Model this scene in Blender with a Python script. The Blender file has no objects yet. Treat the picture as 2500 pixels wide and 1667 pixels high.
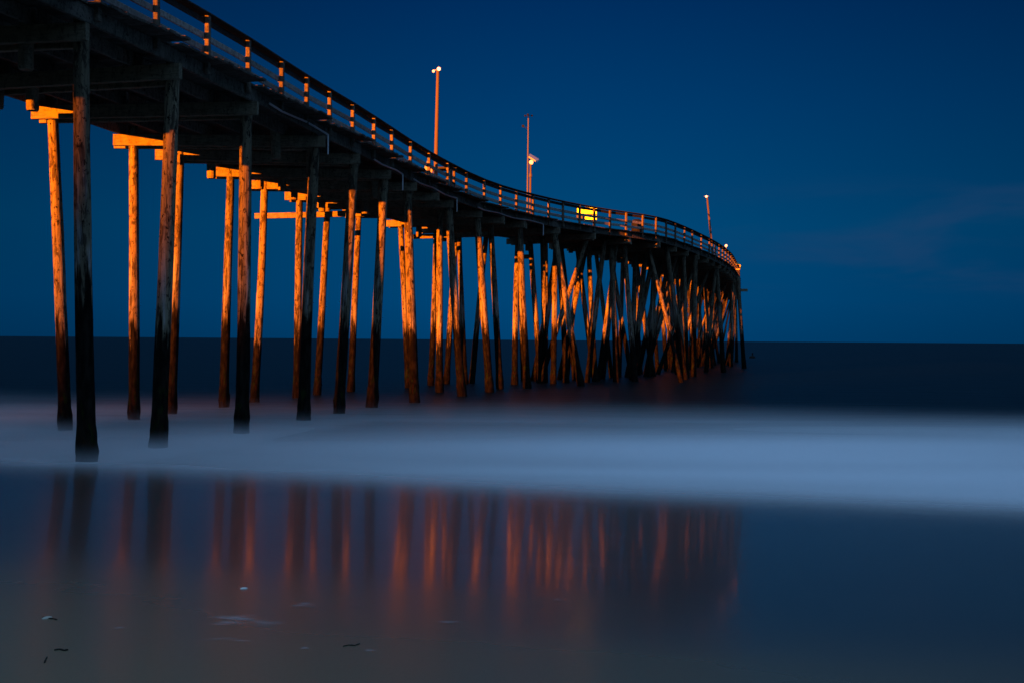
import bpy, bmesh, math, random
from mathutils import Vector, Matrix, noise

rnd = random.Random(11)
sc = bpy.context.scene
col = sc.collection
PI = math.pi

# ------------------------------------------------------------------ camera
HC = 2.3                      # eye height above the water
FPX = 2700.0                  # focal length in photograph pixels (2500 wide)
cam_data = bpy.data.cameras.new('camera')
cam = bpy.data.objects.new('camera', cam_data)
col.objects.link(cam)
cam_data.sensor_width = 36.0
cam_data.lens = 36.0 * FPX / 2500.0
cam_data.clip_start = 0.1
cam_data.clip_end = 60000.0
ROLL = math.radians(0.41)
PITCH = -math.radians(0.09)
cam_rot = Matrix.Rotation(PI / 2 + PITCH, 4, 'X') @ Matrix.Rotation(ROLL, 4, 'Z')
cam.matrix_world = Matrix.Translation((0, 0, HC)) @ cam_rot
sc.camera = cam

# ------------------------------------------------------------------ view
sc.view_settings.view_transform = 'Standard'
sc.view_settings.look = 'None'
sc.view_settings.exposure = 0.0
sc.view_settings.gamma = 1.0
sc.view_settings.use_curve_mapping = False
sc.render.engine = 'CYCLES'
sc.cycles.use_denoising = True
sc.cycles.max_bounces = 8
sc.cycles.diffuse_bounces = 3
sc.cycles.glossy_bounces = 4
sc.cycles.volume_bounces = 2
sc.cycles.transparent_max_bounces = 32
sc.cycles.sample_clamp_indirect = 3.0

# ------------------------------------------------------------------ node helpers
class NT:
    def __init__(s, tree):
        s.t = tree
    def n(s, typ, **kw):
        o = s.t.nodes.new(typ)
        for k, v in kw.items():
            setattr(o, k, v)
        return o
    def put(s, sock, v):
        if isinstance(v, bpy.types.NodeSocket):
            s.t.links.new(v, sock)
        elif isinstance(v, (tuple, list)) and sock.type == 'RGBA' and len(v) == 3:
            sock.default_value = (*v, 1.0)
        else:
            sock.default_value = v
    def m(s, op, a, b=0.0, c=0.0):
        o = s.n('ShaderNodeMath', operation=op)
        s.put(o.inputs[0], a); s.put(o.inputs[1], b); s.put(o.inputs[2], c)
        return o.outputs[0]
    def ss(s, x, lo, hi, a=0.0, b=1.0):
        o = s.n('ShaderNodeMapRange', interpolation_type='SMOOTHSTEP')
        s.put(o.inputs['Value'], x)
        o.inputs['From Min'].default_value = lo; o.inputs['From Max'].default_value = hi
        o.inputs['To Min'].default_value = a; o.inputs['To Max'].default_value = b
        return o.outputs[0]
    def mix(s, f, a, b, mode='MIX'):
        o = s.n('ShaderNodeMix', data_type='RGBA', blend_type=mode)
        s.put(o.inputs[0], f); s.put(o.inputs[6], a); s.put(o.inputs[7], b)
        return o.outputs[2]
    def ramp(s, x, stops):
        o = s.n('ShaderNodeValToRGB')
        el = o.color_ramp.elements
        while len(el) < len(stops):
            el.new(0.5)
        for e, (p, c) in zip(el, stops):
            e.position = p; e.color = (*c, 1.0)
        s.put(o.inputs[0], x)
        return o.outputs[0]
    def noise(s, vec, scale, detail=3.0, rough=0.55, dist=0.0):
        o = s.n('ShaderNodeTexNoise')
        s.put(o.inputs['Vector'], vec)
        o.inputs['Scale'].default_value = scale; o.inputs['Detail'].default_value = detail
        o.inputs['Roughness'].default_value = rough; o.inputs['Distortion'].default_value = dist
        return o.outputs['Fac']
    def vmul(s, v, k):
        o = s.n('ShaderNodeVectorMath', operation='MULTIPLY')
        s.put(o.inputs[0], v); o.inputs[1].default_value = k
        return o.outputs[0]
    def dot(s, v, k):
        o = s.n('ShaderNodeVectorMath', operation='DOT_PRODUCT')
        s.put(o.inputs[0], v); o.inputs[1].default_value = k
        return o.outputs['Value']
    def xyz(s, v):
        o = s.n('ShaderNodeSeparateXYZ'); s.put(o.inputs[0], v)
        return o.outputs
    def comb(s, x, y, z):
        o = s.n('ShaderNodeCombineXYZ')
        s.put(o.inputs[0], x); s.put(o.inputs[1], y); s.put(o.inputs[2], z)
        return o.outputs[0]

# ------------------------------------------------------------------ dusk sky
world = bpy.data.worlds.new('World')
sc.world = world
world.use_nodes = True
W = NT(world.node_tree)
bg = world.node_tree.nodes['Background']
SKY = 0.1
bg.inputs['Strength'].default_value = SKY
d = W.n('ShaderNodeTexCoord').outputs['Generated']
dx, dy, dz = W.xyz(d)
sky = W.n('ShaderNodeTexSky', sky_type='NISHITA')
sky.sun_disc = False
sky.sun_elevation = math.radians(-2.0)      # the sun has set behind the viewer
sky.sun_rotation = math.radians(180.0)
glow = W.mix(1.0, sky.outputs[0], (0.10, 0.22, 0.42), 'MULTIPLY')
overhead = W.mix(1.0, glow, (0.25, 0.50, 0.88), 'ADD')  # blue added overhead to brighten the foam, beyond the twilight glow
# the darker, deep blue eastern half
east = W.ramp(W.m('ABSOLUTE', dz), [
    (0.00, (0.000, 0.045, 0.140)), (0.035, (0.000, 0.054, 0.165)),
    (0.10, (0.000, 0.058, 0.168)), (0.20, (0.000, 0.040, 0.140)),
    (0.30, (0.000, 0.023, 0.100)), (0.60, (0.004, 0.024, 0.090)), (1.0, (0.01, 0.03, 0.09))])
# broad brightening to the right of the pier, falling off to the sides
az = W.m('SUBTRACT', W.m('ARCTAN2', dx, dy), 0.06)
lobe = W.m('EXPONENT', W.m('MULTIPLY', W.m('MULTIPLY', az, az), -7.0))
gain = W.m('ADD', 0.56, W.m('MULTIPLY', lobe, 0.52))
gn = W.n('ShaderNodeCombineColor')
for i in range(3):
    W.put(gn.inputs[i], gain)
east = W.mix(1.0, east, gn.outputs[0], 'MULTIPLY')
# thin violet dusk cloud low in the east
cv = W.comb(W.m('MULTIPLY', dx, 2.2), W.m('MULTIPLY', dy, 2.2), W.m('MULTIPLY', dz, 11.0))
cl = W.ss(W.noise(cv, 2.3, 4.0, 0.5, 0.4), 0.42, 0.72)
band = W.m('MULTIPLY', W.ss(dz, 0.02, 0.06), W.ss(dz, 0.10, 0.155, 1.0, 0.0))
cl = W.m('MULTIPLY', W.m('MULTIPLY', cl, band), W.ss(dx, 0.08, 0.36))
east = W.mix(W.m('MULTIPLY', cl, 0.42), east, (0.022, 0.052, 0.135))
t = W.ss(W.dot(d, Vector((0, -0.30, 0.954)).normalized()), 0.0, 1.0)
skycol = W.mix(t, east, overhead)
k = 1.0 / SKY
skycol = W.mix(1.0, skycol, (k, k, k), 'MULTIPLY')
W.put(bg.inputs['Color'], skycol)

# ------------------------------------------------------------------ sodium floodlight on the shore, behind the viewer to the left
LAMP = Vector((-93.0, -93.0, 16.6))
ld = bpy.data.lights.new('shore_floodlight', 'SPOT')
ld.color = (1.0, 0.190, 0.0)
ld.energy = 14500000.0
ld.shadow_soft_size = 0.35
ld.spot_size = math.radians(12.8)
ld.spot_blend = 0.85
lo = bpy.data.objects.new('shore_floodlight', ld)
col.objects.link(lo)
lo.location = LAMP
_h = math.radians(32.6); _e = math.radians(-0.35)
AIM = LAMP + Vector((math.sin(_h) * math.cos(_e), math.cos(_h) * math.cos(_e), math.sin(_e)))
lo.rotation_euler = (AIM - LAMP).to_track_quat('-Z', 'Y').to_euler()

# ------------------------------------------------------------------ object helpers
def link(o, parent=None):
    col.objects.link(o)
    if parent is not None:
        o.parent = parent
    return o
def empty(name, loc=(0, 0, 0), rot=(0, 0, 0)):
    o = bpy.data.objects.new(name, None)
    o.empty_display_size = 0.2
    col.objects.link(o)
    o.location = loc; o.rotation_euler = rot
    return o
def tag(o, label=None, cat=None, group=None, kind=None):
    if label: o['label'] = label
    if cat: o['category'] = cat
    if group: o['group'] = group
    if kind: o['kind'] = kind
    return o
def build(name, bm, mat, parent=None, smooth=False):
    me = bpy.data.meshes.new(name)
    bm.to_mesh(me); bm.free()
    if mat: me.materials.append(mat)
    if smooth:
        for p in me.polygons: p.use_smooth = True
    return link(bpy.data.objects.new(name, me), parent)

def add_prism(bm, p0, p1, w, h, up=(0, 0, 1), ch=0.012):
    """timber from p0 to p1, w across and h along 'up', edges eased"""
    p0 = Vector(p0); p1 = Vector(p1); a = (p1 - p0).normalized(); up = Vector(up)
    s = a.cross(up).normalized(); u = s.cross(a).normalized()
    w2, h2 = w / 2, h / 2
    if ch > 0:
        prof = [(w2 - ch, -h2), (w2, -h2 + ch), (w2, h2 - ch), (w2 - ch, h2), (-w2 + ch, h2), (-w2, h2 - ch), (-w2, -h2 + ch), (-w2 + ch, -h2)]
    else:
        prof = [(w2, -h2), (w2, h2), (-w2, h2), (-w2, -h2)]
    r = [[bm.verts.new(p + s * x + u * y) for x, y in prof] for p in (p0, p1)]
    n = len(prof)
    for i in range(n):
        j = (i + 1) % n
        bm.faces.new((r[0][i], r[0][j], r[1][j], r[1][i]))
    bm.faces.new(r[0][::-1]); bm.faces.new(r[1])
def beam(name, p0, p1, w, h, mat, parent=None, up=(0, 0, 1), ch=0.012):
    bm = bmesh.new(); add_prism(bm, p0, p1, w, h, up, ch)
    bmesh.ops.recalc_face_normals(bm, faces=bm.faces)
    return build(name, bm, mat, parent)
def add_lathe(bm, prof, p0, p1, n=12):
    """rings (t, r) along the axis p0-p1"""
    p0 = Vector(p0); p1 = Vector(p1); a = (p1 - p0).normalized()
    s = a.cross(Vector((0.31, 0.95, 0.02))).normalized(); u = a.cross(s)
    rings = []
    for t_, r_ in prof:
        c = p0.lerp(p1, t_)
        rings.append([bm.verts.new(c + (s * math.cos(2 * PI * i / n) + u * math.sin(2 * PI * i / n)) * r_) for i in range(n)])
    for q in range(len(rings) - 1):
        for i in range(n):
            j = (i + 1) % n
            bm.faces.new((rings[q][i], rings[q][j], rings[q + 1][j], rings[q + 1][i]))
    bm.faces.new(rings[0][::-1]); bm.faces.new(rings[-1])
    bmesh.ops.recalc_face_normals(bm, faces=bm.faces)

def ray(xd, yd):
    """direction through a point of the photograph (given on its 2352 x 1568 view)"""
    s = 2500.0 / 2352.0
    v = Vector(((xd * s - 1250.0) / FPX, (833.5 - yd * s) / FPX, -1.0))
    return (cam_rot.to_3x3() @ v).normalized()
def at_depth(xd, yd, Y):
    r = ray(xd, yd); return Vector((0, 0, HC)) + r * (Y / r.y)
def at_height(xd, yd, z):
    r = ray(xd, yd); return Vector((0, 0, HC)) + r * ((z - HC) / r.z)
def x_at(xd, Y, z):
    """world x of the vertical screen line xd at depth Y and height z (roll is tiny)"""
    s = 2500.0 / 2352.0
    h = (z - HC) / Y
    return ((xd * s - 1250.0) / FPX - h * math.sin(ROLL)) * Y

# ------------------------------------------------------------------ materials
def new_mat(name):
    m = bpy.data.materials.new(name); m.use_nodes = True
    return m, NT(m.node_tree), m.node_tree.nodes['Principled BSDF']

def wood(name, base, dark, grain=(9.0, 9.0, 0.7), tide=False, rough=0.85, var=0.25, stain=0.5):
    m, N, b = new_mat(name)
    tc = N.n('ShaderNodeTexCoord')
    inf = N.n('ShaderNodeObjectInfo').outputs['Random']
    off = N.n('ShaderNodeVectorMath', operation='ADD')
    N.put(off.inputs[0], tc.outputs['Object'])
    N.put(off.inputs[1], N.comb(N.m('MULTIPLY', inf, 37.0), N.m('MULTIPLY', inf, 53.0), N.m('MULTIPLY', inf, 19.0)))
    v = off.outputs[0]
    g = N.noise(N.vmul(v, grain), 2.6, 5.0, 0.62, 0.6)
    blot = N.noise(N.vmul(v, (4.2, 4.2, 1.25)), 1.9, 5.0, 0.70, 0.6)
    knots = N.noise(N.vmul(v, (5.0, 5.0, 3.2)), 2.4, 3.0, 0.7)
    c = N.ramp(g, [(0.28, dark), (0.50, base), (0.8, tuple(min(1, x * 1.25) for x in base))])
    c = N.mix(N.m('MULTIPLY', N.ss(blot, 0.49, 0.58), stain), c, dark)
    c = N.mix(N.m('MULTIPLY', N.ss(knots, 0.57, 0.66), stain * 1.5), c, tuple(x * 0.25 for x in dark))
    h = N.n('ShaderNodeHueSaturation'); N.put(h.inputs['Color'], c)
    N.put(h.inputs['Value'], N.m('ADD', 1.0 - var, N.m('MULTIPLY', inf, 2 * var)))
    c = h.outputs[0]
    bump_h = N.m('ADD', g, N.m('MULTIPLY', knots, 0.4))
    r_ = rough
    if tide:
        P = N.n('ShaderNodeNewGeometry').outputs['Position']
        px, py, pz = N.xyz(P)
        jag = N.noise(N.vmul(v, (7.0, 7.0, 0.55)), 1.6, 4.0, 0.6)
        edge = N.m('ADD', pz, N.m('MULTIPLY', N.m('SUBTRACT', jag, 0.5), 3.6))
        edge = N.m('ADD', edge, N.m('MULTIPLY', N.m('SUBTRACT', inf, 0.5), 0.8))
        wet = N.ss(edge, 2.5, 3.1, 1.0, 0.0)
        # pale salt-bleached streaks just above the tide line
        salt = N.m('MULTIPLY', N.ss(edge, 2.8, 3.4), N.ss(edge, 3.7, 5.2, 1.0, 0.0))
        salt = N.m('MULTIPLY', salt, N.ss(N.noise(N.vmul(v, (8, 8, 0.5)), 1.3, 4.0, 0.6), 0.46, 0.62))
        c = N.mix(N.m('MULTIPLY', salt, 0.40), c, (0.36, 0.355, 0.35))
        slime = N.noise(N.vmul(v, (6.0, 6.0, 1.6)), 2.0, 4.0, 0.65)
        c = N.mix(wet, c, N.mix(N.ss(slime, 0.42, 0.66), (0.0022, 0.0021, 0.002), (0.0100, 0.0085, 0.007)))
        alg = N.m('MULTIPLY', N.ss(pz, 0.15, 0.6), N.ss(pz, 0.8, 1.7, 1.0, 0.0))
        alg = N.m('MULTIPLY', alg, N.ss(N.noise(N.vmul(v, (6, 6, 2.0)), 1.7, 4.0, 0.6), 0.54, 0.64))
        c = N.mix(N.m('MULTIPLY', alg, 0.8), c, (0.008, 0.018, 0.003))
        rust = N.m('MULTIPLY', N.ss(pz, 0.1, 0.4), N.ss(pz, 0.5, 1.2, 1.0, 0.0))
        rust = N.m('MULTIPLY', rust, N.ss(N.noise(N.vmul(v, (5, 5, 2.6)), 2.1, 4.0, 0.6), 0.54, 0.62))
        c = N.mix(N.m('MULTIPLY', rust, 0.8), c, (0.016, 0.008, 0.003))
        r_ = N.m('SUBTRACT', rough, N.m('MULTIPLY', wet, 0.08))
    N.put(b.inputs['Base Color'], c)
    N.put(b.inputs['Roughness'], r_)
    N.put(b.inputs['Specular IOR Level'], N.m('SUBTRACT', 0.12, N.m('MULTIPLY', wet, 0.09)) if tide else 0.12)
    bp = N.n('ShaderNodeBump'); bp.inputs['Strength'].default_value = 0.55; bp.inputs['Distance'].default_value = 0.02
    N.put(bp.inputs['Height'], bump_h); N.put(b.inputs['Normal'], bp.outputs[0])
    return m

M_PILE = wood('pile_wood', (0.115, 0.095, 0.062), (0.016, 0.012, 0.009), tide=True, stain=0.85, var=0.2)
M_CAP = wood('cap_timber', (0.125, 0.106, 0.072), (0.05, 0.04, 0.028), grain=(1.5, 8.0, 8.0), stain=0.4, var=0.12)
M_STR = wood('stringer_timber', (0.075, 0.068, 0.056), (0.022, 0.019, 0.016), grain=(6.0, 6.0, 6.0), stain=0.6, var=0.3)
M_PLANK = wood('deck_plank_wood', (0.05, 0.045, 0.038), (0.018, 0.016, 0.014), grain=(1.0, 9.0, 9.0), stain=0.5, var=0.35)
M_POST = wood('rail_post_wood', (0.085, 0.072, 0.056), (0.032, 0.026, 0.020), stain=0.4, var=0.2)
M_RAIL = wood('rail_board_wood', (0.18, 0.17, 0.16), (0.08, 0.075, 0.07), grain=(5.0, 5.0, 5.0), stain=0.4, var=0.25)
M_HAND = wood('handrail_wood', (0.026, 0.024, 0.023), (0.012, 0.011, 0.010), grain=(5.0, 5.0, 5.0), stain=0.4, var=0.2)

def plain(name, c, rough=0.5, metal=0.0, emit=None, es=0.0):
    m, N, b = new_mat(name)
    tc = N.n('ShaderNodeTexCoord').outputs['Object']
    n = N.noise(tc, 9.0, 4.0, 0.6)
    N.put(b.inputs['Base Color'], N.mix(N.m('MULTIPLY', n, 0.5), c, tuple(x * 0.6 for x in c)))
    b.inputs['Roughness'].default_value = rough
    b.inputs['Metallic'].default_value = metal
    b.inputs['Specular IOR Level'].default_value = 0.12
    if emit:
        b.inputs['Emission Color'].default_value = (*emit, 1); b.inputs['Emission Strength'].default_value = es
    return m
M_BOLT = plain('rusty_iron', (0.03, 0.02, 0.015), 0.8)
M_STEEL = plain('galvanised_steel', (0.42, 0.42, 0.43), 0.45, 0.6)
M_POLE = plain('lamp_pole_wood', (0.075, 0.06, 0.045), 0.8)
M_DARK = plain('dark_plastic', (0.007, 0.007, 0.007), 0.8)
M_GREY = plain('grey_paint', (0.075, 0.075, 0.085), 0.7)
M_WHITE = plain('white_paint', (0.26, 0.255, 0.25), 0.5)
M_PANEL = plain('solar_cells', (0.35, 0.33, 0.32), 0.35)
M_GLOW = plain('lamp_glass', (0.8, 0.8, 0.8), 0.3, 0, (1.0, 0.62, 0.42), 1.6)
M_GLOW_SMALL = plain('small_lamp_glass', (0.8, 0.8, 0.8), 0.3, 0, (1.0, 0.50, 0.30), 1.0)
M_YELLOW = plain('emissive_yellow_panel', (0.8, 0.7, 0.1), 0.4, 0, (1.0, 0.80, 0.0), 1.6)  # glow stands in for lamplight on a pale board
M_RING = plain('ring_paint', (0.75, 0.50, 0.08), 0.5)
M_WEED = plain('dry_seaweed', (0.02, 0.018, 0.012), 0.8)
M_SHELL = plain('shell_lime', (0.75, 0.72, 0.66), 0.5)
M_SHELL_BROWN = plain('brown_shell_lime', (0.40, 0.34, 0.26), 0.6)

# ------------------------------------------------------------------ beach and sea
def shore_v(x, y): return y + 0.26 * x
def sand_z(x, y):
    v = shore_v(x, y)
    return 0.062 * (18.5 - v) if v > -40 else 0.062 * 58.5
def grid(name, xs, ys, zf, mat):
    bm = bmesh.new()
    vv = [[bm.verts.new((x, y, zf(x, y))) for x in xs] for y in ys]
    for j in range(len(ys) - 1):
        for i in range(len(xs) - 1):
            bm.faces.new((vv[j][i], vv[j][i + 1], vv[j + 1][i + 1], vv[j + 1][i]))
    return build(name, bm, mat, smooth=True)

m, N, b = new_mat('wet_sand')
P = N.n('ShaderNodeNewGeometry').outputs['Position']
px, py, pz = N.xyz(P)
v_ = N.m('ADD', py, N.m('MULTIPLY', px, 0.26))
n1 = N.noise(N.vmul(P, (0.35, 0.8, 1.0)), 1.0, 4.0, 0.55)
n2 = N.noise(P, 60.0, 3.0, 0.6)
dry = N.ss(N.m('ADD', N.m('ADD', py, N.m('MULTIPLY', px, 0.5)), N.m('MULTIPLY', n1, 2.5)), 4.4, 9.2, 1.0, 0.0)
c = N.mix(dry, N.mix(n1, (0.035, 0.028, 0.020), (0.050, 0.040, 0.028)), N.mix(n1, (0.140, 0.110, 0.066), (0.185, 0.145, 0.090)))
c = N.mix(N.m('MULTIPLY', n2, 0.30), c, (0.04, 0.03, 0.022))
N.put(b.inputs['Base Color'], c)
N.put(b.inputs['Roughness'], N.m('ADD', 0.08, N.m('MULTIPLY', dry, 0.32)))
b.inputs['IOR'].default_value = 1.33
N.put(b.inputs['Specular IOR Level'], N.m('SUBTRACT', 0.5, N.m('MULTIPLY', dry, 0.43)))
bp = N.n('ShaderNodeBump'); bp.inputs['Strength'].default_value = 0.06; bp.inputs['Distance'].default_value = 0.02
hgt = N.m('ADD', N.noise(N.vmul(P, (1.2, 3.5, 1.0)), 1.0, 3.0, 0.5), N.m('MULTIPLY', N.noise(N.vmul(P, (1.0, 3.0, 1.0)), 7.0, 3.0, 0.5), 0.12))
N.put(bp.inputs['Height'], hgt); N.put(b.inputs['Normal'], bp.outputs[0])
b2 = N.n('ShaderNodeBsdfPrincipled')                     # the thin, moving film of water: a broad sheen
N.put(b2.inputs['Base Color'], c); b2.inputs['Roughness'].default_value = 0.25; b2.inputs['IOR'].default_value = 1.33
N.put(b2.inputs['Specular IOR Level'], N.m('SUBTRACT', 0.5, N.m('MULTIPLY', dry, 0.43)))
N.put(b2.inputs['Normal'], bp.outputs[0])
mx = N.n('ShaderNodeMixShader'); mx.inputs[0].default_value = 0.72
N.put(mx.inputs[1], b.outputs[0]); N.put(mx.inputs[2], b2.outputs[0])
N.put([n_ for n_ in m.node_tree.nodes if n_.type == 'OUTPUT_MATERIAL'][0].inputs['Surface'], mx.outputs[0])
M_SAND = m
xs = [-400, -150, -80] + list(range(-50, 51, 2)) + [80, 150, 400]
ys = [-200, -100, -60] + list(range(-40, 46, 1)) + [60, 120]
beach = grid('beach_ground', xs, ys, sand_z, M_SAND)
tag(beach, 'wet brown beach sand sloping down to the surf', 'beach', kind='structure')

m, N, b = new_mat('sea_water')
P = N.n('ShaderNodeNewGeometry').outputs['Position']
px, py, pz = N.xyz(P)
n1 = N.noise(N.vmul(P, (0.02, 0.09, 1.0)), 1.0, 4.0, 0.55)
N.put(b.inputs['Base Color'], N.mix(n1, (0.0008, 0.005, 0.0065), (0.0012, 0.007, 0.009)))
b.inputs['IOR'].default_value = 1.33
b.inputs['Roughness'].default_value = 0.40
b.inputs['Specular IOR Level'].default_value = 0.045
bp = N.n('ShaderNodeBump'); bp.inputs['Strength'].default_value = 0.3; bp.inputs['Distance'].default_value = 0.25
N.put(bp.inputs['Height'], N.noise(N.vmul(P, (0.25, 0.8, 1.0)), 1.0, 3.0, 0.5)); N.put(b.inputs['Normal'], bp.outputs[0])
M_SEA = m
bm = bmesh.new()
def sea_edge(x): return 18.48 - 0.26 * x
R = 30000.0
xs2 = [-R, -3000, -400, -60, -20, 0, 20, 60]
near = [bm.verts.new((x, sea_edge(max(-60, min(60, x))), 0.0)) for x in xs2 + [400, 3000, R]]
far = [bm.verts.new((x, R, 0.0)) for x in xs2 + [400, 3000, R]]
mid = [bm.verts.new((x, 400.0, 0.0)) for x in xs2 + [400, 3000, R]]
for i in range(len(near) - 1):
    bm.faces.new((near[i], near[i + 1], mid[i + 1], mid[i])); bm.faces.new((mid[i], mid[i + 1], far[i + 1], far[i]))
sea = build('sea_water', bm, M_SEA)
tag(sea, 'dark blue sea reaching to the horizon behind the pier', 'sea', kind='structure')

# ---- foam of the breaking waves, smoothed by the long exposure
def foam_mask(N, P):
    px, py, pz = N.xyz(P)
    v = N.m('ADD', py, N.m('MULTIPLY', px, 0.26))
    warp = N.m('MULTIPLY', N.m('SUBTRACT', N.noise(N.vmul(P, (0.055, 0.05, 0.0)), 1.0, 3.0, 0.5), 0.5), 4.0)
    v2 = N.m('ADD', v, warp)
    lo_ = N.ss(v2, 13.9, 19.8)
    hi_ = N.m('POWER', N.ss(v2, 19.5, 45.0, 1.0, 0.0), 1.35)
    f = N.m('MULTIPLY', lo_, hi_)
    streak = N.noise(N.vmul(P, (0.04, 0.20, 0.0)), 1.0, 2.0, 0.45, 0.5)
    f = N.m('MULTIPLY', f, N.ss(streak, 0.30, 0.66, 0.55, 1.0))
    # whiter strip past the near piles: floodlight's edge painted as denser foam
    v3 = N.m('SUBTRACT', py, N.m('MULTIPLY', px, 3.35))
    lit_edge = N.m('MULTIPLY', N.ss(v3, 41.5, 46.0), N.ss(v3, 46.0, 66.0, 1.0, 0.0))
    lit_edge = N.m('MULTIPLY', N.m('MULTIPLY', lit_edge, lo_), N.ss(py, 25.0, 34.0, 1.0, 0.0))
    f = N.m('MINIMUM', 1.0, N.m('ADD', f, N.m('MULTIPLY', lit_edge, 0.40)))
    side = N.ss(px, -10.0, 8.0, 0.40, 1.0)
    return N.m('MULTIPLY', f, side)
m, N, b = new_mat('foam')
P = N.n('ShaderNodeNewGeometry').outputs['Position']
b.inputs['Base Color'].default_value = (0.80, 0.82, 0.84, 1)
b.inputs['Roughness'].default_value = 0.9
b.inputs['Specular IOR Level'].default_value = 0.1
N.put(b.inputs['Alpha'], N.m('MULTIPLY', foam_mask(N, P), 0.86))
M_FOAM = m
xs = list(range(-70, 71, 4)); ys = [i for i in range(0, 66, 2)]
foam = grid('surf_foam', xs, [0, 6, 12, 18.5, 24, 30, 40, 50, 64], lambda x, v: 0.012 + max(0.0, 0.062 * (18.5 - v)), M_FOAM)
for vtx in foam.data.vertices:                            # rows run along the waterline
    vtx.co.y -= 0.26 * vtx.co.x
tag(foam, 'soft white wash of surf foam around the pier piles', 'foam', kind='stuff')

m = bpy.data.materials.new('surf_spray'); m.use_nodes = True
N = NT(m.node_tree)
for nn in list(m.node_tree.nodes):
    if nn.type == 'BSDF_PRINCIPLED': m.node_tree.nodes.remove(nn)
P = N.n('ShaderNodeNewGeometry').outputs['Position']
px, py, pz = N.xyz(P)
vs = N.n('ShaderNodeVolumePrincipled')
vs.inputs['Color'].default_value = (0.92, 0.93, 0.95, 1)
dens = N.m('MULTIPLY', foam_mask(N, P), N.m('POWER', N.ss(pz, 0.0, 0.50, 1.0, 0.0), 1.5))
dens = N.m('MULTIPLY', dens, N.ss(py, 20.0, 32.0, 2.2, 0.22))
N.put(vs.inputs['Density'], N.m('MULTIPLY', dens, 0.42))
vs.inputs['Anisotropy'].default_value = 0.1
outn = [n_ for n_ in m.node_tree.nodes if n_.type == 'OUTPUT_MATERIAL'][0]
N.put(outn.inputs['Volume'], vs.outputs[0])
m.cycles.volume_step_rate = 0.35
bm = bmesh.new()
bmesh.ops.create_cube(bm, size=1.0)
for vtx in bm.verts:
    vtx.co = Vector((vtx.co.x * 80.0, 33.0 + vtx.co.y * 48.0, 0.335 + vtx.co.z * 0.63))
spray = build('surf_spray', bm, m)
tag(spray, 'low white spray drifting over the breaking surf', 'spray', kind='stuff')

# ------------------------------------------------------------------ plan of the pier (its seaward-right edge), heights
Z_CAP0, Z_CAP1 = HC + 5.3, HC + 5.62
Z_STR1 = HC + 5.92
Z_DECK = HC + 5.97
Z_RAIL = HC + 7.0
WID = 5.7
RAIL_PX = [(370, -28), (470, 25), (570, 85), (648, 140), (710, 178), (765, 212), (812, 235), (860, 270), (905, 297), (947, 327), (990, 352), (1030, 373), (1075, 397), (1115, 414), (1155, 428), (1190, 438), (1260, 455), (1330, 470), (1400, 482), (1440, 487), (1480, 492), (1510, 497), (1540, 507), (1590, 528), (1640, 553), (1665, 570), (1680, 583)]
pts = [at_height(x, y, Z_RAIL).to_2d() for x, y in RAIL_PX] + [Vector((21.5, 105.0)), Vector((30.0, 146.0))]
d0 = (pts[3] - pts[0]).normalized()
pts = [pts[0] - d0 * 18.0] + pts
cum = [0.0]
for a_, b_ in zip(pts, pts[1:]): cum.append(cum[-1] + (b_ - a_).length)
DS = 0.25
def lin(s):
    for i in range(len(pts) - 1):
        if s <= cum[i + 1] or i == len(pts) - 2:
            return pts[i].lerp(pts[i + 1], (s - cum[i]) / (cum[i + 1] - cum[i]))
raw = [lin(i * DS) for i in range(int(cum[-1] / DS))]
ker = [math.exp(-0.5 * (j * DS / 1.5) ** 2) for j in range(-16, 17)]
ks = sum(ker)
path = []
for i in range(len(raw)):
    p = Vector((0, 0))
    for j in range(-16, 17):
        p += raw[min(max(i + j, 0), len(raw) - 1)] * ker[j + 16]
    path.append(p / ks)
S_END = (len(path) - 12) * DS
def tang(s):
    i = min(max(int(round(s / DS)), 3), len(path) - 4)
    return (path[i + 3] - path[i - 3]).normalized()
def edge(s, off=0.0, z=0.0):
    """point 'off' metres in from the right-hand edge, at height z"""
    q = s / DS; i = min(max(int(q), 0), len(path) - 2)
    p = path[i].lerp(path[i + 1], q - i)
    t_ = tang(s)
    return Vector((p.x - t_.y * off, p.y + t_.x * off, z))
def sag(s):
    return 0.0

pier = empty('fishing_pier', edge(60, WID / 2, 0.0))
tag(pier, 'long weathered timber fishing pier on tall round piles winding out to sea', 'pier')
PIER_INV = Matrix.Translation(-pier.location)
def own(o, parent=pier):
    o.parent = parent
    o.matrix_parent_inverse = Matrix.Identity(4)
    return o
def local(p): return Vector(p) - pier.location
def pbeam(name, p0, p1, w, h, mat, up=(0, 0, 1), ch=0.012):
    """beam with its own local frame: x along the timber"""
    p0 = Vector(p0); p1 = Vector(p1)
    bm = bmesh.new(); L = (p1 - p0).length
    add_prism(bm, (0, 0, 0), (L, 0, 0), w, h, (0, 0, 1), ch)
    bmesh.ops.recalc_face_normals(bm, faces=bm.faces)
    o = build(name, bm, mat, pier)
    a = (p1 - p0).normalized(); s = a.cross(Vector(up)).normalized(); u = s.cross(a)
    o.matrix_local = Matrix.Translation(local(p0)) @ Matrix((a, -s, u)).transposed().to_4x4()
    return o

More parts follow.
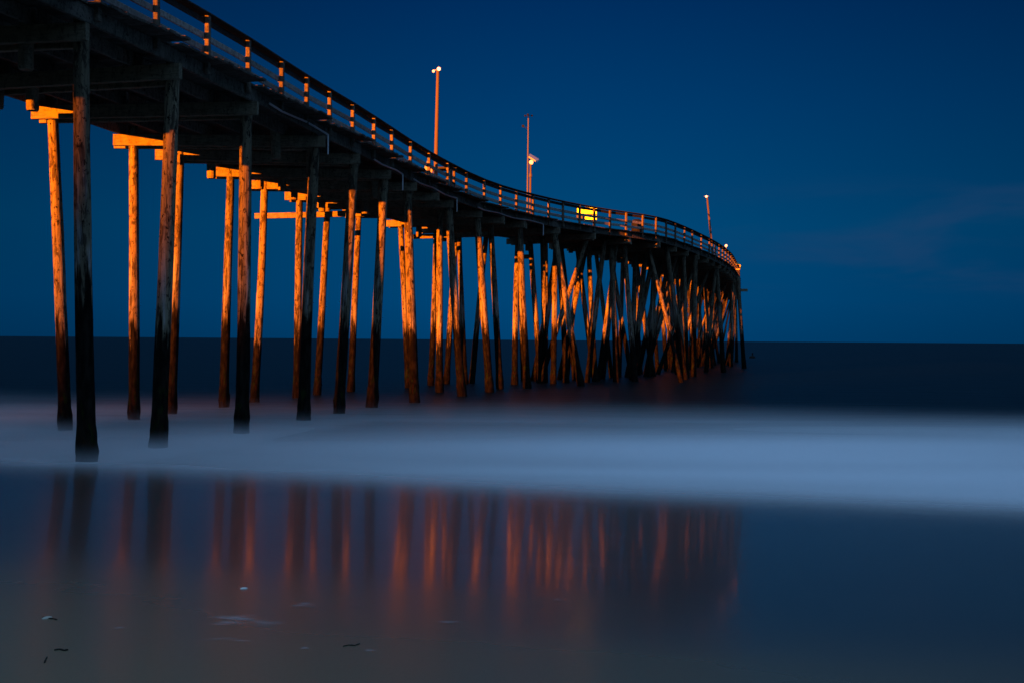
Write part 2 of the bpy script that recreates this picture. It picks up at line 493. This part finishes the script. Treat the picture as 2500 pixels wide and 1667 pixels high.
# ------------------------------------------------------------------ piles
def pile_mesh(L, r0, r1, n, rings, seed, ztop=None, lumps=True):
    bm = bmesh.new(); rg = random.Random(seed)
    ph = rg.random() * 100
    prev = None
    bow = (rg.uniform(-.05, .05), rg.uniform(-.05, .05))
    for q in range(rings):
        t_ = q / (rings - 1); z = -L * (1 - t_)           # local z: 0 at the top, -L at the bottom
        r = r0 + (r1 - r0) * t_
        zz = z + (ztop or 0)                               # rough world height
        cx = bow[0] * math.sin(PI * t_); cy = bow[1] * math.sin(PI * t_)
        ring = []
        for i in range(n):
            a_ = 2 * PI * i / n
            k_ = 1 + 0.07 * noise.noise(Vector((math.cos(a_) * 1.3 + ph, math.sin(a_) * 1.3, zz * 0.55)))
            k_ += 0.04 * noise.noise(Vector((math.cos(a_) * 3 + ph, math.sin(a_) * 3, zz * 2.2)))
            if lumps and zz < 0.75:
                k_ += max(0.0, 0.13 + 0.30 * noise.noise(Vector((math.cos(a_) * 2.2 + ph, math.sin(a_) * 2.2, zz * 5.0)))) * min(1.0, (0.75 - zz) * 3.0)
            ring.append(bm.verts.new((cx + math.cos(a_) * r * k_, cy + math.sin(a_) * r * k_, z)))
        if prev:
            for i in range(n):
                bm.faces.new((prev[i], prev[(i + 1) % n], ring[(i + 1) % n], ring[i]))
        else:
            bm.faces.new(ring[::-1])
        prev = ring
    bm.faces.new(prev)
    return bm
pile_id = [0]
def pile(name, top, bot, r=0.15):
    top = Vector(top); bot = Vector(bot)
    a = (top - bot).normalized()
    L = (top - bot).length + 1.6
    near_ = top.y < 60
    n, rings = (16, 60) if top.y < 42 else ((12, 30) if near_ else (9, 14))
    pile_id[0] += 1
    bm = pile_mesh(L, r * 1.10, r * 0.90, n, rings, pile_id[0], ztop=top.z)
    o = build(name, bm, M_PILE, pier, smooth=True)
    rot = Vector((0, 0, 1)).rotation_difference(a).to_matrix().to_4x4()
    spin = Matrix.Rotation(rnd.uniform(0, 2 * PI), 4, 'Z')
    o.matrix_local = Matrix.Translation(local(top)) @ rot @ spin
    return o

BENTS = [(3.2, 3.0), (6.3, 6.1), (9.5, 9.3), (12.7, 12.5), (15.8, 15.6), (18.8, 18.9), (22.5, 22.2), (27.0, 25.8), (30.0, 28.2), (33.2, 31.8), (36.2, 34.8), (39.0, 37.8), (41.2, 40.2), (45.0, 43.2), (47.4, 47.0), (49.5, 49.5), (53.0, 51.8)]
s_ = 56.4
while s_ < S_END - 1:
    BENTS.append((s_, s_ - 0.2 + rnd.uniform(-.2, .2))); s_ += 3.25
RIGHT_BOT = {15.8: 203, 18.8: 362, 22.5: 554, 27.0: 700, 30.0: 778, 33.2: 854, 36.2: 953, 41.2: 1062, 45.0: 1125, 49.5: 1212, 53.0: 1335}
RIGHT_TOP = {15.8: 188, 18.8: 396, 22.5: 564, 27.0: 724, 30.0: 812, 33.2: 882, 36.2: 936, 41.2: 1031, 45.0: 1096, 49.5: 1194, 53.0: 1274}
LEFT_BOT = {22.2: 150, 25.8: 308, 28.2: 392, 31.8: 514, 34.8: 582, 37.8: 682, 40.2: 728, 43.2: 806, 47.0: 937, 49.5: 988, 51.8: 1069}
LEFT_TOP = {22.2: 122, 25.8: 307, 28.2: 413, 31.8: 530, 34.8: 607, 37.8: 688, 40.2: 752, 43.2: 824, 47.0: 920, 49.5: 1001, 51.8: 1055}
def seg_on(xt, xb, Y, zt):
    return Vector((x_at(xt, Y, zt), Y, zt)), Vector((x_at(xb, Y, 0), Y, 0.0))
for sR, sL in BENTS:
    Z_T = Z_STR1 - 0.06
    # right row
    p = edge(sR, 0.42, Z_T)
    if sR in RIGHT_BOT:
        top, bot = seg_on(RIGHT_TOP[sR], RIGHT_BOT[sR], p.y, Z_CAP0)
        top = top + (top - bot) * ((Z_T - Z_CAP0) / Z_CAP0)
        pile('pile', top, bot, 0.155 if p.y < 36 else 0.165)
    elif sR in (39.0, 47.4):
        pass
    elif sR < 53:
        pile('pile', p, edge(sR, 0.42 + rnd.uniform(-.3, .3), 0), 0.155)
    else:
        q = edge(sR + rnd.uniform(-.9, .9), 0.42 + rnd.uniform(-0.9 if sR < 85 else -.2, 0.8), 0); rr = rnd.uniform(.13, .165)
        if sR > 100 or rnd.random() < 0.25:               # the outer rows are gappy
            pile('pile', p, q, rr)
    # left row
    p = edge(sL, WID - 0.55, Z_T)
    if sL in LEFT_BOT:
        top, bot = seg_on(LEFT_TOP[sL], LEFT_BOT[sL], p.y, Z_CAP0)
        top = top + (top - bot) * ((Z_T - Z_CAP0) / Z_CAP0)
        pile('pile', top, bot, 0.14)
    else:
        k_ = 0.3 if sL < 50 else 1.0
        pile('pile', p, edge(sL + rnd.uniform(-k_, k_), WID - 0.55 + rnd.uniform(-k_, k_), 0), rnd.uniform(.13, .16))
    # middle and battered piles of the outer length
    if sR > 54:
        pile('pile', edge(sR, rnd.uniform(2.2, 3.4), Z_T), edge(sR + rnd.uniform(-1, 1), rnd.uniform(1.8, 3.8), 0), rnd.uniform(.12, .16))
        if rnd.random() < 0.75:
            o_ = rnd.choice([1.0, 1.5, 4.2])
            pile('batter_pile', edge(sR + 0.5, o_, Z_CAP0 + .1), edge(sR + 0.5 + rnd.uniform(-2.2, .8), o_ + (rnd.choice([-1, 1, 1]) if sR < 80 else 1) * rnd.uniform(1.4, 3.0), 0), rnd.uniform(.11, .15))
# single piles and raking piles that stand out between the rows
for nm, xt, xb, Y in [('pile', 1010, 1010, 48.0), ('pile', 1127, 1148, 51.8), ('batter_pile', 1047, 1026, 57.5), ('batter_pile', 1116, 1084, 58.5), ('pile', 1190, 1183, 57.0), ('pile', 1218, 1242, 59.5), ('pile', 1246, 1251, 60.0),
                      ('pile', 1253, 1250, 62.0), ('batter_pile', 1280, 1225, 62.5), ('pile', 1276, 1271, 58.5), ('batter_pile', 1281, 1300, 60.0), ('batter_pile', 1326, 1366, 63.5), ('batter_pile', 1345, 1285, 64.5),
                      ('pile', 1388, 1350, 61.0), ('pile', 1404, 1415, 61.8), ('pile', 1434, 1459, 62.5), ('pile', 1532, 1573, 66.0), ('pile', 1597, 1594, 72.0), ('pile', 1646, 1661, 82.0), ('pile', 1695, 1709, 95.0),
                      ('batter_pile', 1412, 1382, 66.0), ('batter_pile', 1500, 1440, 70.0), ('batter_pile', 1520, 1466, 74.0), ('batter_pile', 1482, 1452, 68.0), ('batter_pile', 1535, 1485, 78.0), ('batter_pile', 1460, 1500, 72.0)]:
    top, bot = seg_on(xt, xb, Y, Z_CAP0)
    top = top + (top - bot) * (0.3 / Z_CAP0)
    pile(nm, top, bot, 0.15 if Y < 66 else 0.17)

# ------------------------------------------------------------------ caps (a timber each side of the piles), bolts, cut-off stubs
bolt_me = None
def bolts(capo, L, dirx, n_at):
    global bolt_me
    if bolt_me is None:
        bm = bmesh.new(); bmesh.ops.create_cone(bm, cap_ends=True, segments=8, radius1=.035, radius2=.026, depth=.035)
        bmesh.ops.rotate(bm, verts=bm.verts, matrix=Matrix.Rotation(PI / 2, 3, 'X'))
        bolt_me = bpy.data.meshes.new('bolt'); bm.to_mesh(bolt_me); bm.free(); bolt_me.materials.append(M_BOLT)
    for x, z in n_at:
        o = bpy.data.objects.new('bolt', bolt_me); col.objects.link(o); o.parent = capo
        o.location = (x, dirx * 0.075, z)
for bi, (sR, sL) in enumerate(BENTS):
    a = edge(sR, -0.02 + rnd.uniform(-.06, .10), (Z_CAP0 + Z_CAP1) / 2)
    ext = rnd.uniform(0.0, .35)
    b = edge(sL, WID + ext, (Z_CAP0 + Z_CAP1) / 2)
    t2 = tang((sR + sL) / 2); t3 = Vector((t2.x, t2.y, 0))
    for sg in (-1, 1):
        sh = t3 * (sg * 0.215) + Vector((0, 0, rnd.uniform(-.03, .0) if sg > 0 else 0))
        cut = 0 if sg < 0 else rnd.uniform(-.25, .1)
        if sg > 0: a_in = (b - a).normalized() * rnd.uniform(.12, .5)
        aa = a + sh + (a_in if sg > 0 else Vector((0, 0, 0))); bb = b + sh + (a - b).normalized() * cut
        o = pbeam('cap_beam', aa, bb, 0.13, 0.315, M_CAP)
        if sg < 0 and a.y < 50:
            L = (bb - aa).length
            at_ = []
            for x0 in (0.45, L - 0.55 - ext):
                at_ += [(x0 - .06, .06), (x0 + .07, -.07)]
            at_ += [(L - .95 - ext, .09), (L - .9 - ext, -.06)]
            bolts(o, L, 1 if (o.matrix_local.to_3x3() @ Vector((0, 1, 0))).dot(t3) < 0 else -1, at_)
    if bi < 26:
        for k_ in range(2 if bi < 12 else 1):
            off = rnd.choice([WID - 1.15, WID - 2.0, WID - 2.9, 1.3])+ rnd.uniform(-.1, .1)
            if k_ == 0: off = WID - 1.15 + rnd.uniform(-.15, .1)
            c0 = edge((sR + sL) / 2, off, Z_CAP1 + 0.15); ln = rnd.uniform(.28, .5)
            bm = bmesh.new()
            add_lathe(bm, [(0, .135), (.5, .14), (.96, .135), (1, .12)], (0, 0, 0), (rnd.uniform(-.02, .02), 0, -(0.47 + ln)), 12)
            o = build('pile_stub', bm, M_CAP, pier, smooth=False); o.matrix_local = Matrix.Translation(local(c0))
# lower walers between two bents
for xl, yl, xr, yr, Y in [(585, 497, 840, 491, 44.0), (740, 493, 985, 482, 45.5), (930, 545, 1120, 538, 53.5)]:
    pbeam('waler', at_depth(xl, yl, Y), at_depth(xr, yr, Y + .3), 0.12, 0.22, M_CAP)
for xl, yl, xr, yr, Y in [(608, 336, 692, 339, 31.5), (985, 470, 1010, 468, 48), (1190, 590, 1222, 590, 62), (1345, 584, 1480, 572, 64.0), (1700, 667, 1716, 667, 97)]:
    pbeam('cross_timber', at_depth(xl, yl, Y), at_depth(xr, yr, Y + .6), 0.14, 0.24, M_CAP)

# ------------------------------------------------------------------ stringers
offs = [0.10, 1.15, 2.25, 3.35, 4.45, WID - 0.16]
for i in range(len(BENTS) - 1):
    for j, of in enumerate(offs):
        f_ = of / WID
        s0 = BENTS[i][0] * (1 - f_) + BENTS[i][1] * f_; s1 = BENTS[i + 1][0] * (1 - f_) + BENTS[i + 1][1] * f_
        lap = 0.26 if j not in (0, 5) else 0.0
        sd = (0.055 if i % 2 else -0.055) if j not in (0, 5) else 0.0
        z = (Z_CAP1 + Z_STR1) / 2 + 0.002
        p0 = edge(s0, of, z); p1 = edge(s1, of, z); t_ = (p1 - p0).normalized(); nrm = Vector((-t_.y, t_.x, 0))
        pbeam('stringer', p0 - t_ * lap + nrm * sd, p1 + t_ * (lap - 0.006 if lap == 0 else lap) + nrm * sd, 0.09, 0.295 + (0.0 if j else .01), M_STR)

# ------------------------------------------------------------------ deck planks
PW = 0.235
plank_me = []
for q in range(5):
    bm = bmesh.new(); L = WID + 0.02
    add_prism(bm, (-L / 2, 0, 0), (L / 2, 0, 0), PW - 0.016 - 0.004 * (q % 3), 0.05, (0, 0, 1), 0.0)
    bmesh.ops.recalc_face_normals(bm, faces=bm.faces)
    me = bpy.data.meshes.new('deck_plank'); bm.to_mesh(me); bm.free(); me.materials.append(M_PLANK)
    plank_me.append(me)
rest = bmesh.new()
s_ = 9.0; cnt = 0
bay_edges = [b_[0] for b_ in BENTS]
bay = 0
while s_ < S_END - 0.3:
    while bay < len(bay_edges) - 2 and s_ > bay_edges[bay + 1]: bay += 1
    fr = (s_ - bay_edges[bay]) / max(.1, bay_edges[bay + 1] - bay_edges[bay])
    fr = (fr + 0.12) % 1.0
    over = 0.20 + 0.38 * fr + rnd.uniform(-.05, .06)
    if fr > 0.90: over = 0.02 + rnd.uniform(-.03, .03)
    if rnd.random() < 0.03: over += rnd.uniform(-.12, .12)
    if s_ > 42: over *= max(0.35, 1 - (s_ - 42) / 25)
    left_over = rnd.uniform(.02, .22)
    Lr = WID + over + left_over
    mid_ = edge(s_, WID / 2 + (left_over - over) / 2, Z_STR1 + 0.030 + rnd.uniform(-.003, .004))
    t_ = tang(s_); ax = Vector((t_.y, -t_.x, 0)); ay = Vector((t_.x, t_.y, 0))
    M = Matrix((ax * (Lr / (WID + .02)), ay, Vector((0, 0, 1)))).transposed().to_4x4()
    M = Matrix.Translation(local(mid_)) @ M @ Matrix.Rotation(rnd.uniform(-.006, .006), 4, 'Z')
    if s_ > 14.0 and cnt < 295:
        o = link(bpy.data.objects.new('deck_plank', rnd.choice(plank_me)), pier); o.matrix_local = M; cnt += 1
    else:
        tmp = bmesh.new(); tmp.from_mesh(plank_me[cnt % 5]); tmp.transform(M)
        me_ = bpy.data.meshes.new('t'); tmp.to_mesh(me_); tmp.free(); rest.from_mesh(me_); bpy.data.meshes.remove(me_)
    s_ += PW * (1.12 if fr > .97 else 1.0)
o = build('deck_planking', rest, M_PLANK, pier); o['kind'] = 'stuff'

# ------------------------------------------------------------------ railings
POST_S = [10.0, 12.0, 13.9, 15.8, 17.8, 19.8, 21.8, 23.8, 25.5, 27.2, 29.0, 31.0, 33.0, 35.2, 37.6, 40.0, 42.6, 44.9, 46.8, 48.5, 50.2, 51.8, 53.2, 54.8, 56.2, 57.6, 59.0, 60.5, 62.0, 63.6, 65.5, 67.8, 70.0, 73.0, 76.0, 78.6]
while POST_S[-1] < S_END - 2.2: POST_S.append(POST_S[-1] + 2.1)
def post(s, off, out):
    base = edge(s, off, Z_CAP1 + 0.08); top = edge(s, off, Z_RAIL - 0.05)
    t_ = tang(s)
    lean = Vector((rnd.uniform(-.02, .02), rnd.uniform(-.02, .02), 0))
    o = pbeam('rail_post', base, top + lean, 0.10, 0.115, M_POST, up=(t_.x, t_.y, 0))
for side in (0, 1):
    off = -0.005 if side == 0 else WID + 0.01            # post centre just outside the outer stringer
    sgn = 1 if side == 0 else -1
    for s in POST_S: post(s, off, sgn)
    for i in range(len(POST_S) - 1):
        s0, s1 = POST_S[i], POST_S[i + 1]
        ins = off + sgn * 0.078
        for z, h, nm in ((Z_RAIL - 0.155, 0.14, 'top_board'), (Z_RAIL - 0.50, 0.14, 'rail_board'), (Z_RAIL - 0.78, 0.14, 'rail_board')):
            w0, w1 = rnd.uniform(-.015, .015), rnd.uniform(-.015, .015)
            p0 = edge(s0, ins, z + w0); p1 = edge(s1, ins, z + w1)
            t_ = (p1 - p0).normalized()
            pbeam(nm, p0 + t_ * .003, p1 - t_ * .003, 0.04, h, M_HAND if nm == 'top_board' else M_RAIL)
        p0 = edge(s0, off + sgn * 0.04, Z_RAIL - 0.024); p1 = edge(s1, off + sgn * 0.04, Z_RAIL - 0.024)
        t_ = (p1 - p0).normalized()
        pbeam('handrail', p0 + t_ * .003, p1 - t_ * .003, 0.26, 0.045, M_HAND)

# conduit clipped under the outer stringer
for sa, sb, zz in ((23.0, 27.0, 0.10), (31.0, 33.6, 0.02), (35.6, 41.0, 0.06), (44.0, 50.5, 0.05)):
    bm = bmesh.new(); q_ = sa; last = edge(sa, -0.03, Z_CAP1 + zz)
    while q_ < sb:
        q_ += 0.8; nx_ = edge(q_, -0.03, Z_CAP1 + zz - .03 * math.sin((q_ - sa) * 1.9))
        add_lathe(bm, [(0, .026), (1, .026)], last, nx_, 8); last = nx_
    add_lathe(bm, [(0, .026), (1, .024)], last, last + Vector((0, 0, -.55)), 8)
    for v_x in bm.verts: v_x.co -= pier.location
    build('conduit', bm, M_STEEL, pier)

# ------------------------------------------------------------------ lamp posts and other things on the deck
def cyl(name, p0, p1, r0, r1, mat, parent, n=12, prof=None):
    bm = bmesh.new(); add_lathe(bm, prof or [(0, r0), (1, r1)], p0, p1, n)
    o = build(name, bm, mat, parent, smooth=False)
    return o
def lamp_post(x_top, y_top, x_bot, Y, label, heads, mat, hs=0.52):
    top = at_depth(x_top, y_top, Y)
    base = Vector((x_at(x_bot, Y, Z_DECK), Y, Z_DECK))
    root = empty('lamp_post', base)
    tag(root, label, 'lamp post', 'lamp posts standing on the pier deck')
    v = top - base
    cyl('pole', (0, 0, 0), v, 0.085, 0.062, mat, root)
    cyl('base_plate', (0, 0, 0), (0, 0, 0.04), 0.17, 0.16, M_STEEL, root)
    arm = cyl('bracket', v + Vector((-.20, 0, .02)), v + Vector((.12, 0, .02)), 0.022, 0.022, M_STEEL, root, 8)
    for hx, hz, sz, gm in heads:
        sz *= hs
        c = v + Vector((hx, -0.02, hz))
        h = cyl('lamp_head', c + Vector((0, .16 * sz, .07 * sz)), c + Vector((0, -.10 * sz, -.02 * sz)), 0, 0, M_WHITE, root, 14, [(0, .035 * sz), (.35, .06 * sz), (.8, .12 * sz), (1.0, .125 * sz)])
        g = cyl('lamp_glass', c + Vector((0, -.095 * sz, -.019 * sz)), c + Vector((0, -.15 * sz, -.035 * sz)), 0, 0, gm, h, 14, [(0, .118 * sz), (.6, .10 * sz), (1, .04 * sz)])
    return root
lamp_post(1006, 163, 1000, 43.5, 'tallest wooden lamp post with two small white floodlights, nearest the beach', [(-.17, -.03, 0.85, M_GLOW_SMALL), (.04, .06, 1.2, M_GLOW)], M_POLE)
lamp_post(1624, 452, 1637, 77.0, 'leaning reddish lamp post with a single lamp, standing beyond the bend near the far end', [(-.06, .0, 1.3, M_GLOW)], M_POLE)

# weather mast and solar light beside it
Y = 55.5
top = at_depth(1213.5, 272, Y); base = Vector((x_at(1211, Y, Z_DECK), Y, Z_DECK))
mast = empty('weather_mast', base); v = top - base
tag(mast, 'slender pale weather mast with wind cups on top, beside the solar light', 'mast')
cyl('pole', (0, 0, 0), v, 0.05, 0.03, M_GREY, mast, 10)
cyl('wind_gauge', v, v + Vector((0, 0, .14)), .02, .03, M_DARK, mast, 8)
bm = bmesh.new()
for k_ in range(3):
    a_ = k_ * 2 * PI / 3 + .4
    e_ = v + Vector((math.cos(a_) * .2, math.sin(a_) * .2, .14))
    add_prism(bm, v + Vector((0, 0, .14)), e_, .014, .014, (0, 0, 1), 0)
    bmesh.ops.create_uvsphere(bm, u_segments=8, v_segments=6, radius=.05, matrix=Matrix.Translation(e_))
build('wind_cups', bm, M_DARK, mast)
bm = bmesh.new(); add_prism(bm, v + Vector((0, 0, -.55)), v + Vector((-.26, 0, -.42)), .02, .02, (0, 1, 0), 0); add_prism(bm, v + Vector((-.26, 0, -.46)), v + Vector((-.26, 0, -.34)), .012, .12, (1, 0, 0), 0)
build('wind_vane', bm, M_DARK, mast)

Y = 56.5
top = at_depth(1219, 372, Y); base = Vector((x_at(1217, Y, Z_DECK), Y, Z_DECK))
sol = empty('solar_light', base); v = top - base
tag(sol, 'short post with a tilted solar panel over a small light, beside the weather mast', 'solar light')
cyl('pole', (0, 0, 0), v, 0.055, 0.05, M_POLE, sol, 10)
bm = bmesh.new(); add_prism(bm, v + Vector((-.10, 0, .34)), v + Vector((.36, 0, .06)), .62, .04, (0, -.35, 1), .0)
pn = build('solar_panel', bm, M_PANEL, sol)
bm = bmesh.new(); add_prism(bm, v + Vector((-.12, 0, .325)), v + Vector((.38, 0, .022)), .66, .03, (0, -.35, 1), .0)
build('panel_frame', bm, M_STEEL, pn)
cyl('bracket', v + Vector((0, 0, -.1)), v + Vector((.12, 0, .2)), .02, .02, M_STEEL, sol, 8)
h_ = cyl('lamp_head', v + Vector((.0, .05, -.02)), v + Vector((.02, -.16, -.06)), 0, 0, M_WHITE, sol, 12, [(0, .06), (.6, .11), (1, .12)])
cyl('lamp_glass', v + Vector((.02, -.158, -.0595)), v + Vector((.02, -.19, -.066)), 0, 0, M_GLOW_SMALL, h_, 12, [(0, .11), (1, .05)])
cyl('junction_box', v * .77 + Vector((0, -.06, -.08)), v * .77 + Vector((0, -.06, .08)), .08, .08, M_GREY, sol, 8)

# bright yellow board on the deck; emission imitates the light on it
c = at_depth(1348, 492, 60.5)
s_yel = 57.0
lb = empty('yellow_board', (c.x, c.y, Z_DECK)); tag(lb, 'bright yellow board on two legs behind the pier railing, its lit look given by emission', 'board')
zt = c.z - Z_DECK
def bx(name, lo_, hi_, mat, parent):
    bm = bmesh.new(); lo_ = Vector(lo_); hi_ = Vector(hi_); cz = (lo_ + hi_) / 2
    add_prism(bm, (lo_.x, cz.y, cz.z), (hi_.x, cz.y, cz.z), hi_.y - lo_.y, hi_.z - lo_.z, (0, 0, 1), min(.015, (hi_.y - lo_.y) / 5))
    bmesh.ops.recalc_face_normals(bm, faces=bm.faces)
    return build(name, bm, mat, parent)
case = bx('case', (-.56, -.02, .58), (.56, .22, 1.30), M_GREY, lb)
bx('emissive_panel', (-.53, -.04, .92), (.53, -.021, 1.26), M_YELLOW, case)
bx('emissive_panel', (-.10, -.04, .61), (.53, -.021, .86), M_YELLOW, case)
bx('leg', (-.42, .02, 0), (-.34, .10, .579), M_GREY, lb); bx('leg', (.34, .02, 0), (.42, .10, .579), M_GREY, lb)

# trash barrel by the bend
c = at_depth(1462, 545, 63.5)
tb = empty('trash_barrel', (c.x, c.y, Z_DECK)); tag(tb, 'dark lidded trash barrel behind the railing at the bend of the pier', 'trash barrel')
cyl('barrel', (0, 0, 0), (0, 0, .82), 0, 0, M_DARK, tb, 20, [(0, .27), (.05, .29), (.3, .30), (.33, .315), (.36, .30), (.65, .305), (.68, .32), (.71, .305), (1, .30)])
cyl('lid', (0, 0, .823), (0, 0, .97), 0, 0, M_DARK, tb, 20, [(0, .33), (.25, .33), (.4, .29), (1, .16)])

# fish cleaning table and electrical box at the foot of the first lamp post
c = at_depth(1012, 400, 44.6)
ft = empty('cleaning_table', (c.x, c.y, Z_DECK), (0, 0, -.2)); tag(ft, 'dark timber cleaning table behind the railing beneath the tallest lamp post', 'table')
bx('table_top', (-.6, -.32, .84), (.6, .32, .90), M_HAND, ft)
bx('back_board', (-.6, .30, .901), (.6, .34, 1.02), M_HAND, ft)
bx('shelf', (-.55, -.26, .30), (.55, .26, .34), M_HAND, ft)
for sx in (-.5, .5):
    for sy in (-.24, .24): bx('leg', (sx - .045, sy - .045, 0), (sx + .045, sy + .045, .84), M_POST, ft)
c = at_depth(985, 400, 43.0)
eb = empty('electrical_box', (c.x, c.y, Z_DECK)); tag(eb, 'pale electrical box on a stub post to the shoreward side of the tallest lamp post', 'electrical box')
bx('stub_post', (-.04, -.04, 0), (.04, .04, .9), M_POST, eb)
bb = bx('enclosure', (-.15, -.14, .42), (.15, -.042, .74), M_WHITE, eb)
bx('door', (-.13, -.155, .44), (.13, -.141, .72), M_WHITE, bb)
bx('socket', (-.07, -.12, .80), (.07, -.042, .92), M_WHITE, eb)

# small lamp and life ring near the far end
c = at_depth(1668, 565, 86.0)
nl = empty('railing_lamp', (c.x, c.y, Z_RAIL)); tag(nl, 'tiny pale lamp on a short stem above the handrail near the far end', 'lamp')
cyl('stem', (0, 0, 0), (0, 0, c.z - Z_RAIL), .03, .025, M_STEEL, nl, 8)
bm = bmesh.new(); bmesh.ops.create_uvsphere(bm, u_segments=12, v_segments=8, radius=.11, matrix=Matrix.Translation((0, 0, c.z - Z_RAIL)))
build('lamp_glass', bm, M_GLOW_SMALL, nl, smooth=True)
sr = 99.0
c = edge(sr, -0.14, Z_RAIL - .45)
lr = empty('life_ring', c, (0, 0, 0)); tag(lr, 'orange life ring hanging on the railing by the far bend', 'life ring')
bm = bmesh.new()
n1_, n2_ = 24, 10
vv = [[bm.verts.new(((.26 + .07 * math.cos(2 * PI * j / n2_)) * math.cos(2 * PI * i / n1_), .07 * math.sin(2 * PI * j / n2_), (.26 + .07 * math.cos(2 * PI * j / n2_)) * math.sin(2 * PI * i / n1_))) for j in range(n2_)] for i in range(n1_)]
for i in range(n1_):
    for j in range(n2_):
        bm.faces.new((vv[i][j], vv[(i + 1) % n1_][j], vv[(i + 1) % n1_][(j + 1) % n2_], vv[i][(j + 1) % n2_]))
bmesh.ops.recalc_face_normals(bm, faces=bm.faces)
build('ring', bm, M_RING, lr, smooth=True)
for k_ in range(4):
    a_ = PI / 4 + k_ * PI / 2
    cyl('band', (math.cos(a_) * .26 - math.sin(a_) * .03, 0, math.sin(a_) * .26 + math.cos(a_) * .03), (math.cos(a_) * .26 + math.sin(a_) * .03, 0, math.sin(a_) * .26 - math.cos(a_) * .03), .076, .076, M_WHITE, lr, 12)

# buoy beyond the pier end
c = at_height(1728, 822, 0.0)
bu = empty('buoy', c); tag(bu, 'small dark buoy floating on the sea to seaward of the last piles', 'buoy')
cyl('float', (0, 0, -.3), (0, 0, .35), 0, 0, M_DARK, bu, 16, [(0, .2), (.2, .38), (.5, .46), (.8, .36), (1, .16)])
cyl('top_mark', (0, 0, .35), (.05, 0, .72), .06, .09, M_DARK, bu, 10)

# ------------------------------------------------------------------ small things on the wet sand
def on_sand(xd, yd):
    r = ray(xd, yd); o_ = Vector((0, 0, HC)); lo_, hi_ = 2.0, 60.0
    for _ in range(50):
        mdl = (lo_ + hi_) / 2; p = o_ + r * (mdl / r.y)
        if p.z > sand_z(p.x, p.y): lo_ = mdl
        else: hi_ = mdl
    return Vector((p.x, p.y, sand_z(p.x, p.y)))
def shell(x, y, size, mat, label, rz):
    c = on_sand(x, y); bm = bmesh.new()
    bmesh.ops.create_uvsphere(bm, u_segments=16, v_segments=8, radius=1.0)
    for v in bm.verts:
        a_ = math.atan2(v.co.y, v.co.x)
        k_ = 1 + .07 * math.cos(a_ * 14)
        v.co = Vector((v.co.x * size * k_, v.co.y * size * .7 * k_, max(-.1, v.co.z) * size * .35))
    o = build('shell', bm, mat, smooth=True); o.location = c + Vector((0, 0, size * .02)); o.rotation_euler = (0, 0, rz)
    tag(o, label, 'shell', 'shells lying on the wet sand')
shell(560, 1351, .022, M_SHELL, 'bright white shell lying alone on the wet sand below the reflected piles', .3)
shell(108, 1419, .028, M_SHELL_BROWN, 'dull brown shell on the wet sand beside the thin weed strand', 1.0)
def weed(pix, th, label):
    th *= 0.40
    ps = [on_sand(x, y) for x, y in pix]; c = ps[0]
    bm = bmesh.new()
    for i in range(len(ps) - 1):
        a_, b_ = ps[i] - c + Vector((0, 0, th * .5)), ps[i + 1] - c + Vector((0, 0, th * .5))
        add_lathe(bm, [(0, th * .6), (.5, th * rnd.uniform(.7, 1.1)), (1, th * .55)], a_, b_, 7)
    o = build('seaweed', bm, M_WEED); o.location = c
    tag(o, label, 'seaweed', 'seaweed strands on the sand')
weed([(98, 1417), (112, 1420), (124, 1421), (131, 1423)], .012, 'thin dark weed strand lying against the brown shell')
weed([(125, 1493), (137, 1491), (148, 1494), (156, 1492)], .014, 'longest flat strand of dark seaweed on the bare sand')
weed([(102, 1522), (105, 1514), (108, 1509)], .012, 'short curled scrap of dark seaweed just below the longest strand')
weed([(826, 1478), (815, 1482), (800, 1481), (788, 1484)], .010, 'thin bent twig of seaweed among the foam flecks')

# flecks of foam left on the sand film
m, N, b = new_mat('foam_flecks')
P = N.n('ShaderNodeNewGeometry').outputs['Position']
b.inputs['Base Color'].default_value = (.75, .77, .8, 1); b.inputs['Roughness'].default_value = .8
fl = N.noise(N.vmul(P, (3.0, 9.0, 1.0)), 1.0, 5.0, .65, .6)
vc = N.n('ShaderNodeVertexColor', layer_name='edge')
N.put(b.inputs['Alpha'], N.m('MULTIPLY', N.m('MULTIPLY', N.ss(fl, .42, .72), vc.outputs['Color']), .38))
bm = bmesh.new(); cl_ = bm.loops.layers.color.new('edge')
for x, y, rx, ry in [(545, 1420, 60, 8), (610, 1432, 48, 7), (530, 1432, 50, 6), (470, 1469, 100, 6), (540, 1474, 40, 4), (700, 1391, 34, 6), (565, 1351, 26, 3), (627, 1349, 9, 2.5), (1280, 1378, 11, 3), (1405, 1230, 6, 1.6), (1320, 1525, 6, 2), (700, 1490, 12, 3), (850, 1495, 16, 3), (780, 1540, 9, 3), (108, 1405, 9, 2.5), (650, 1513, 9, 2), (270, 1443, 20, 3), (820, 1392, 30, 4), (1030, 1430, 26, 3)]:
    c = on_sand(x, y); ex = (on_sand(x + rx, y) - c).length; ey = (on_sand(x, y - ry) - c).length
    ctr = bm.verts.new(c + Vector((0, 0, .006))); ring = []
    n_ = 18
    for i in range(n_):
        a_ = 2 * PI * i / n_; k_ = 1 + .25 * math.sin(3 * a_ + x)
        q = Vector((c.x + math.cos(a_) * ex * k_, c.y + math.sin(a_) * ey * k_, 0)); q.z = sand_z(q.x, q.y) + .006
        ring.append(bm.verts.new(q))
    for i in range(n_):
        f_ = bm.faces.new((ctr, ring[i], ring[(i + 1) % n_]))
        for lp in f_.loops:
            lp[cl_] = (1, 1, 1, 1) if lp.vert is ctr else (0, 0, 0, 1)
o = build('foam_flecks', bm, m); tag(o, 'thin flecks of foam left on the wet sand', 'foam', kind='stuff')
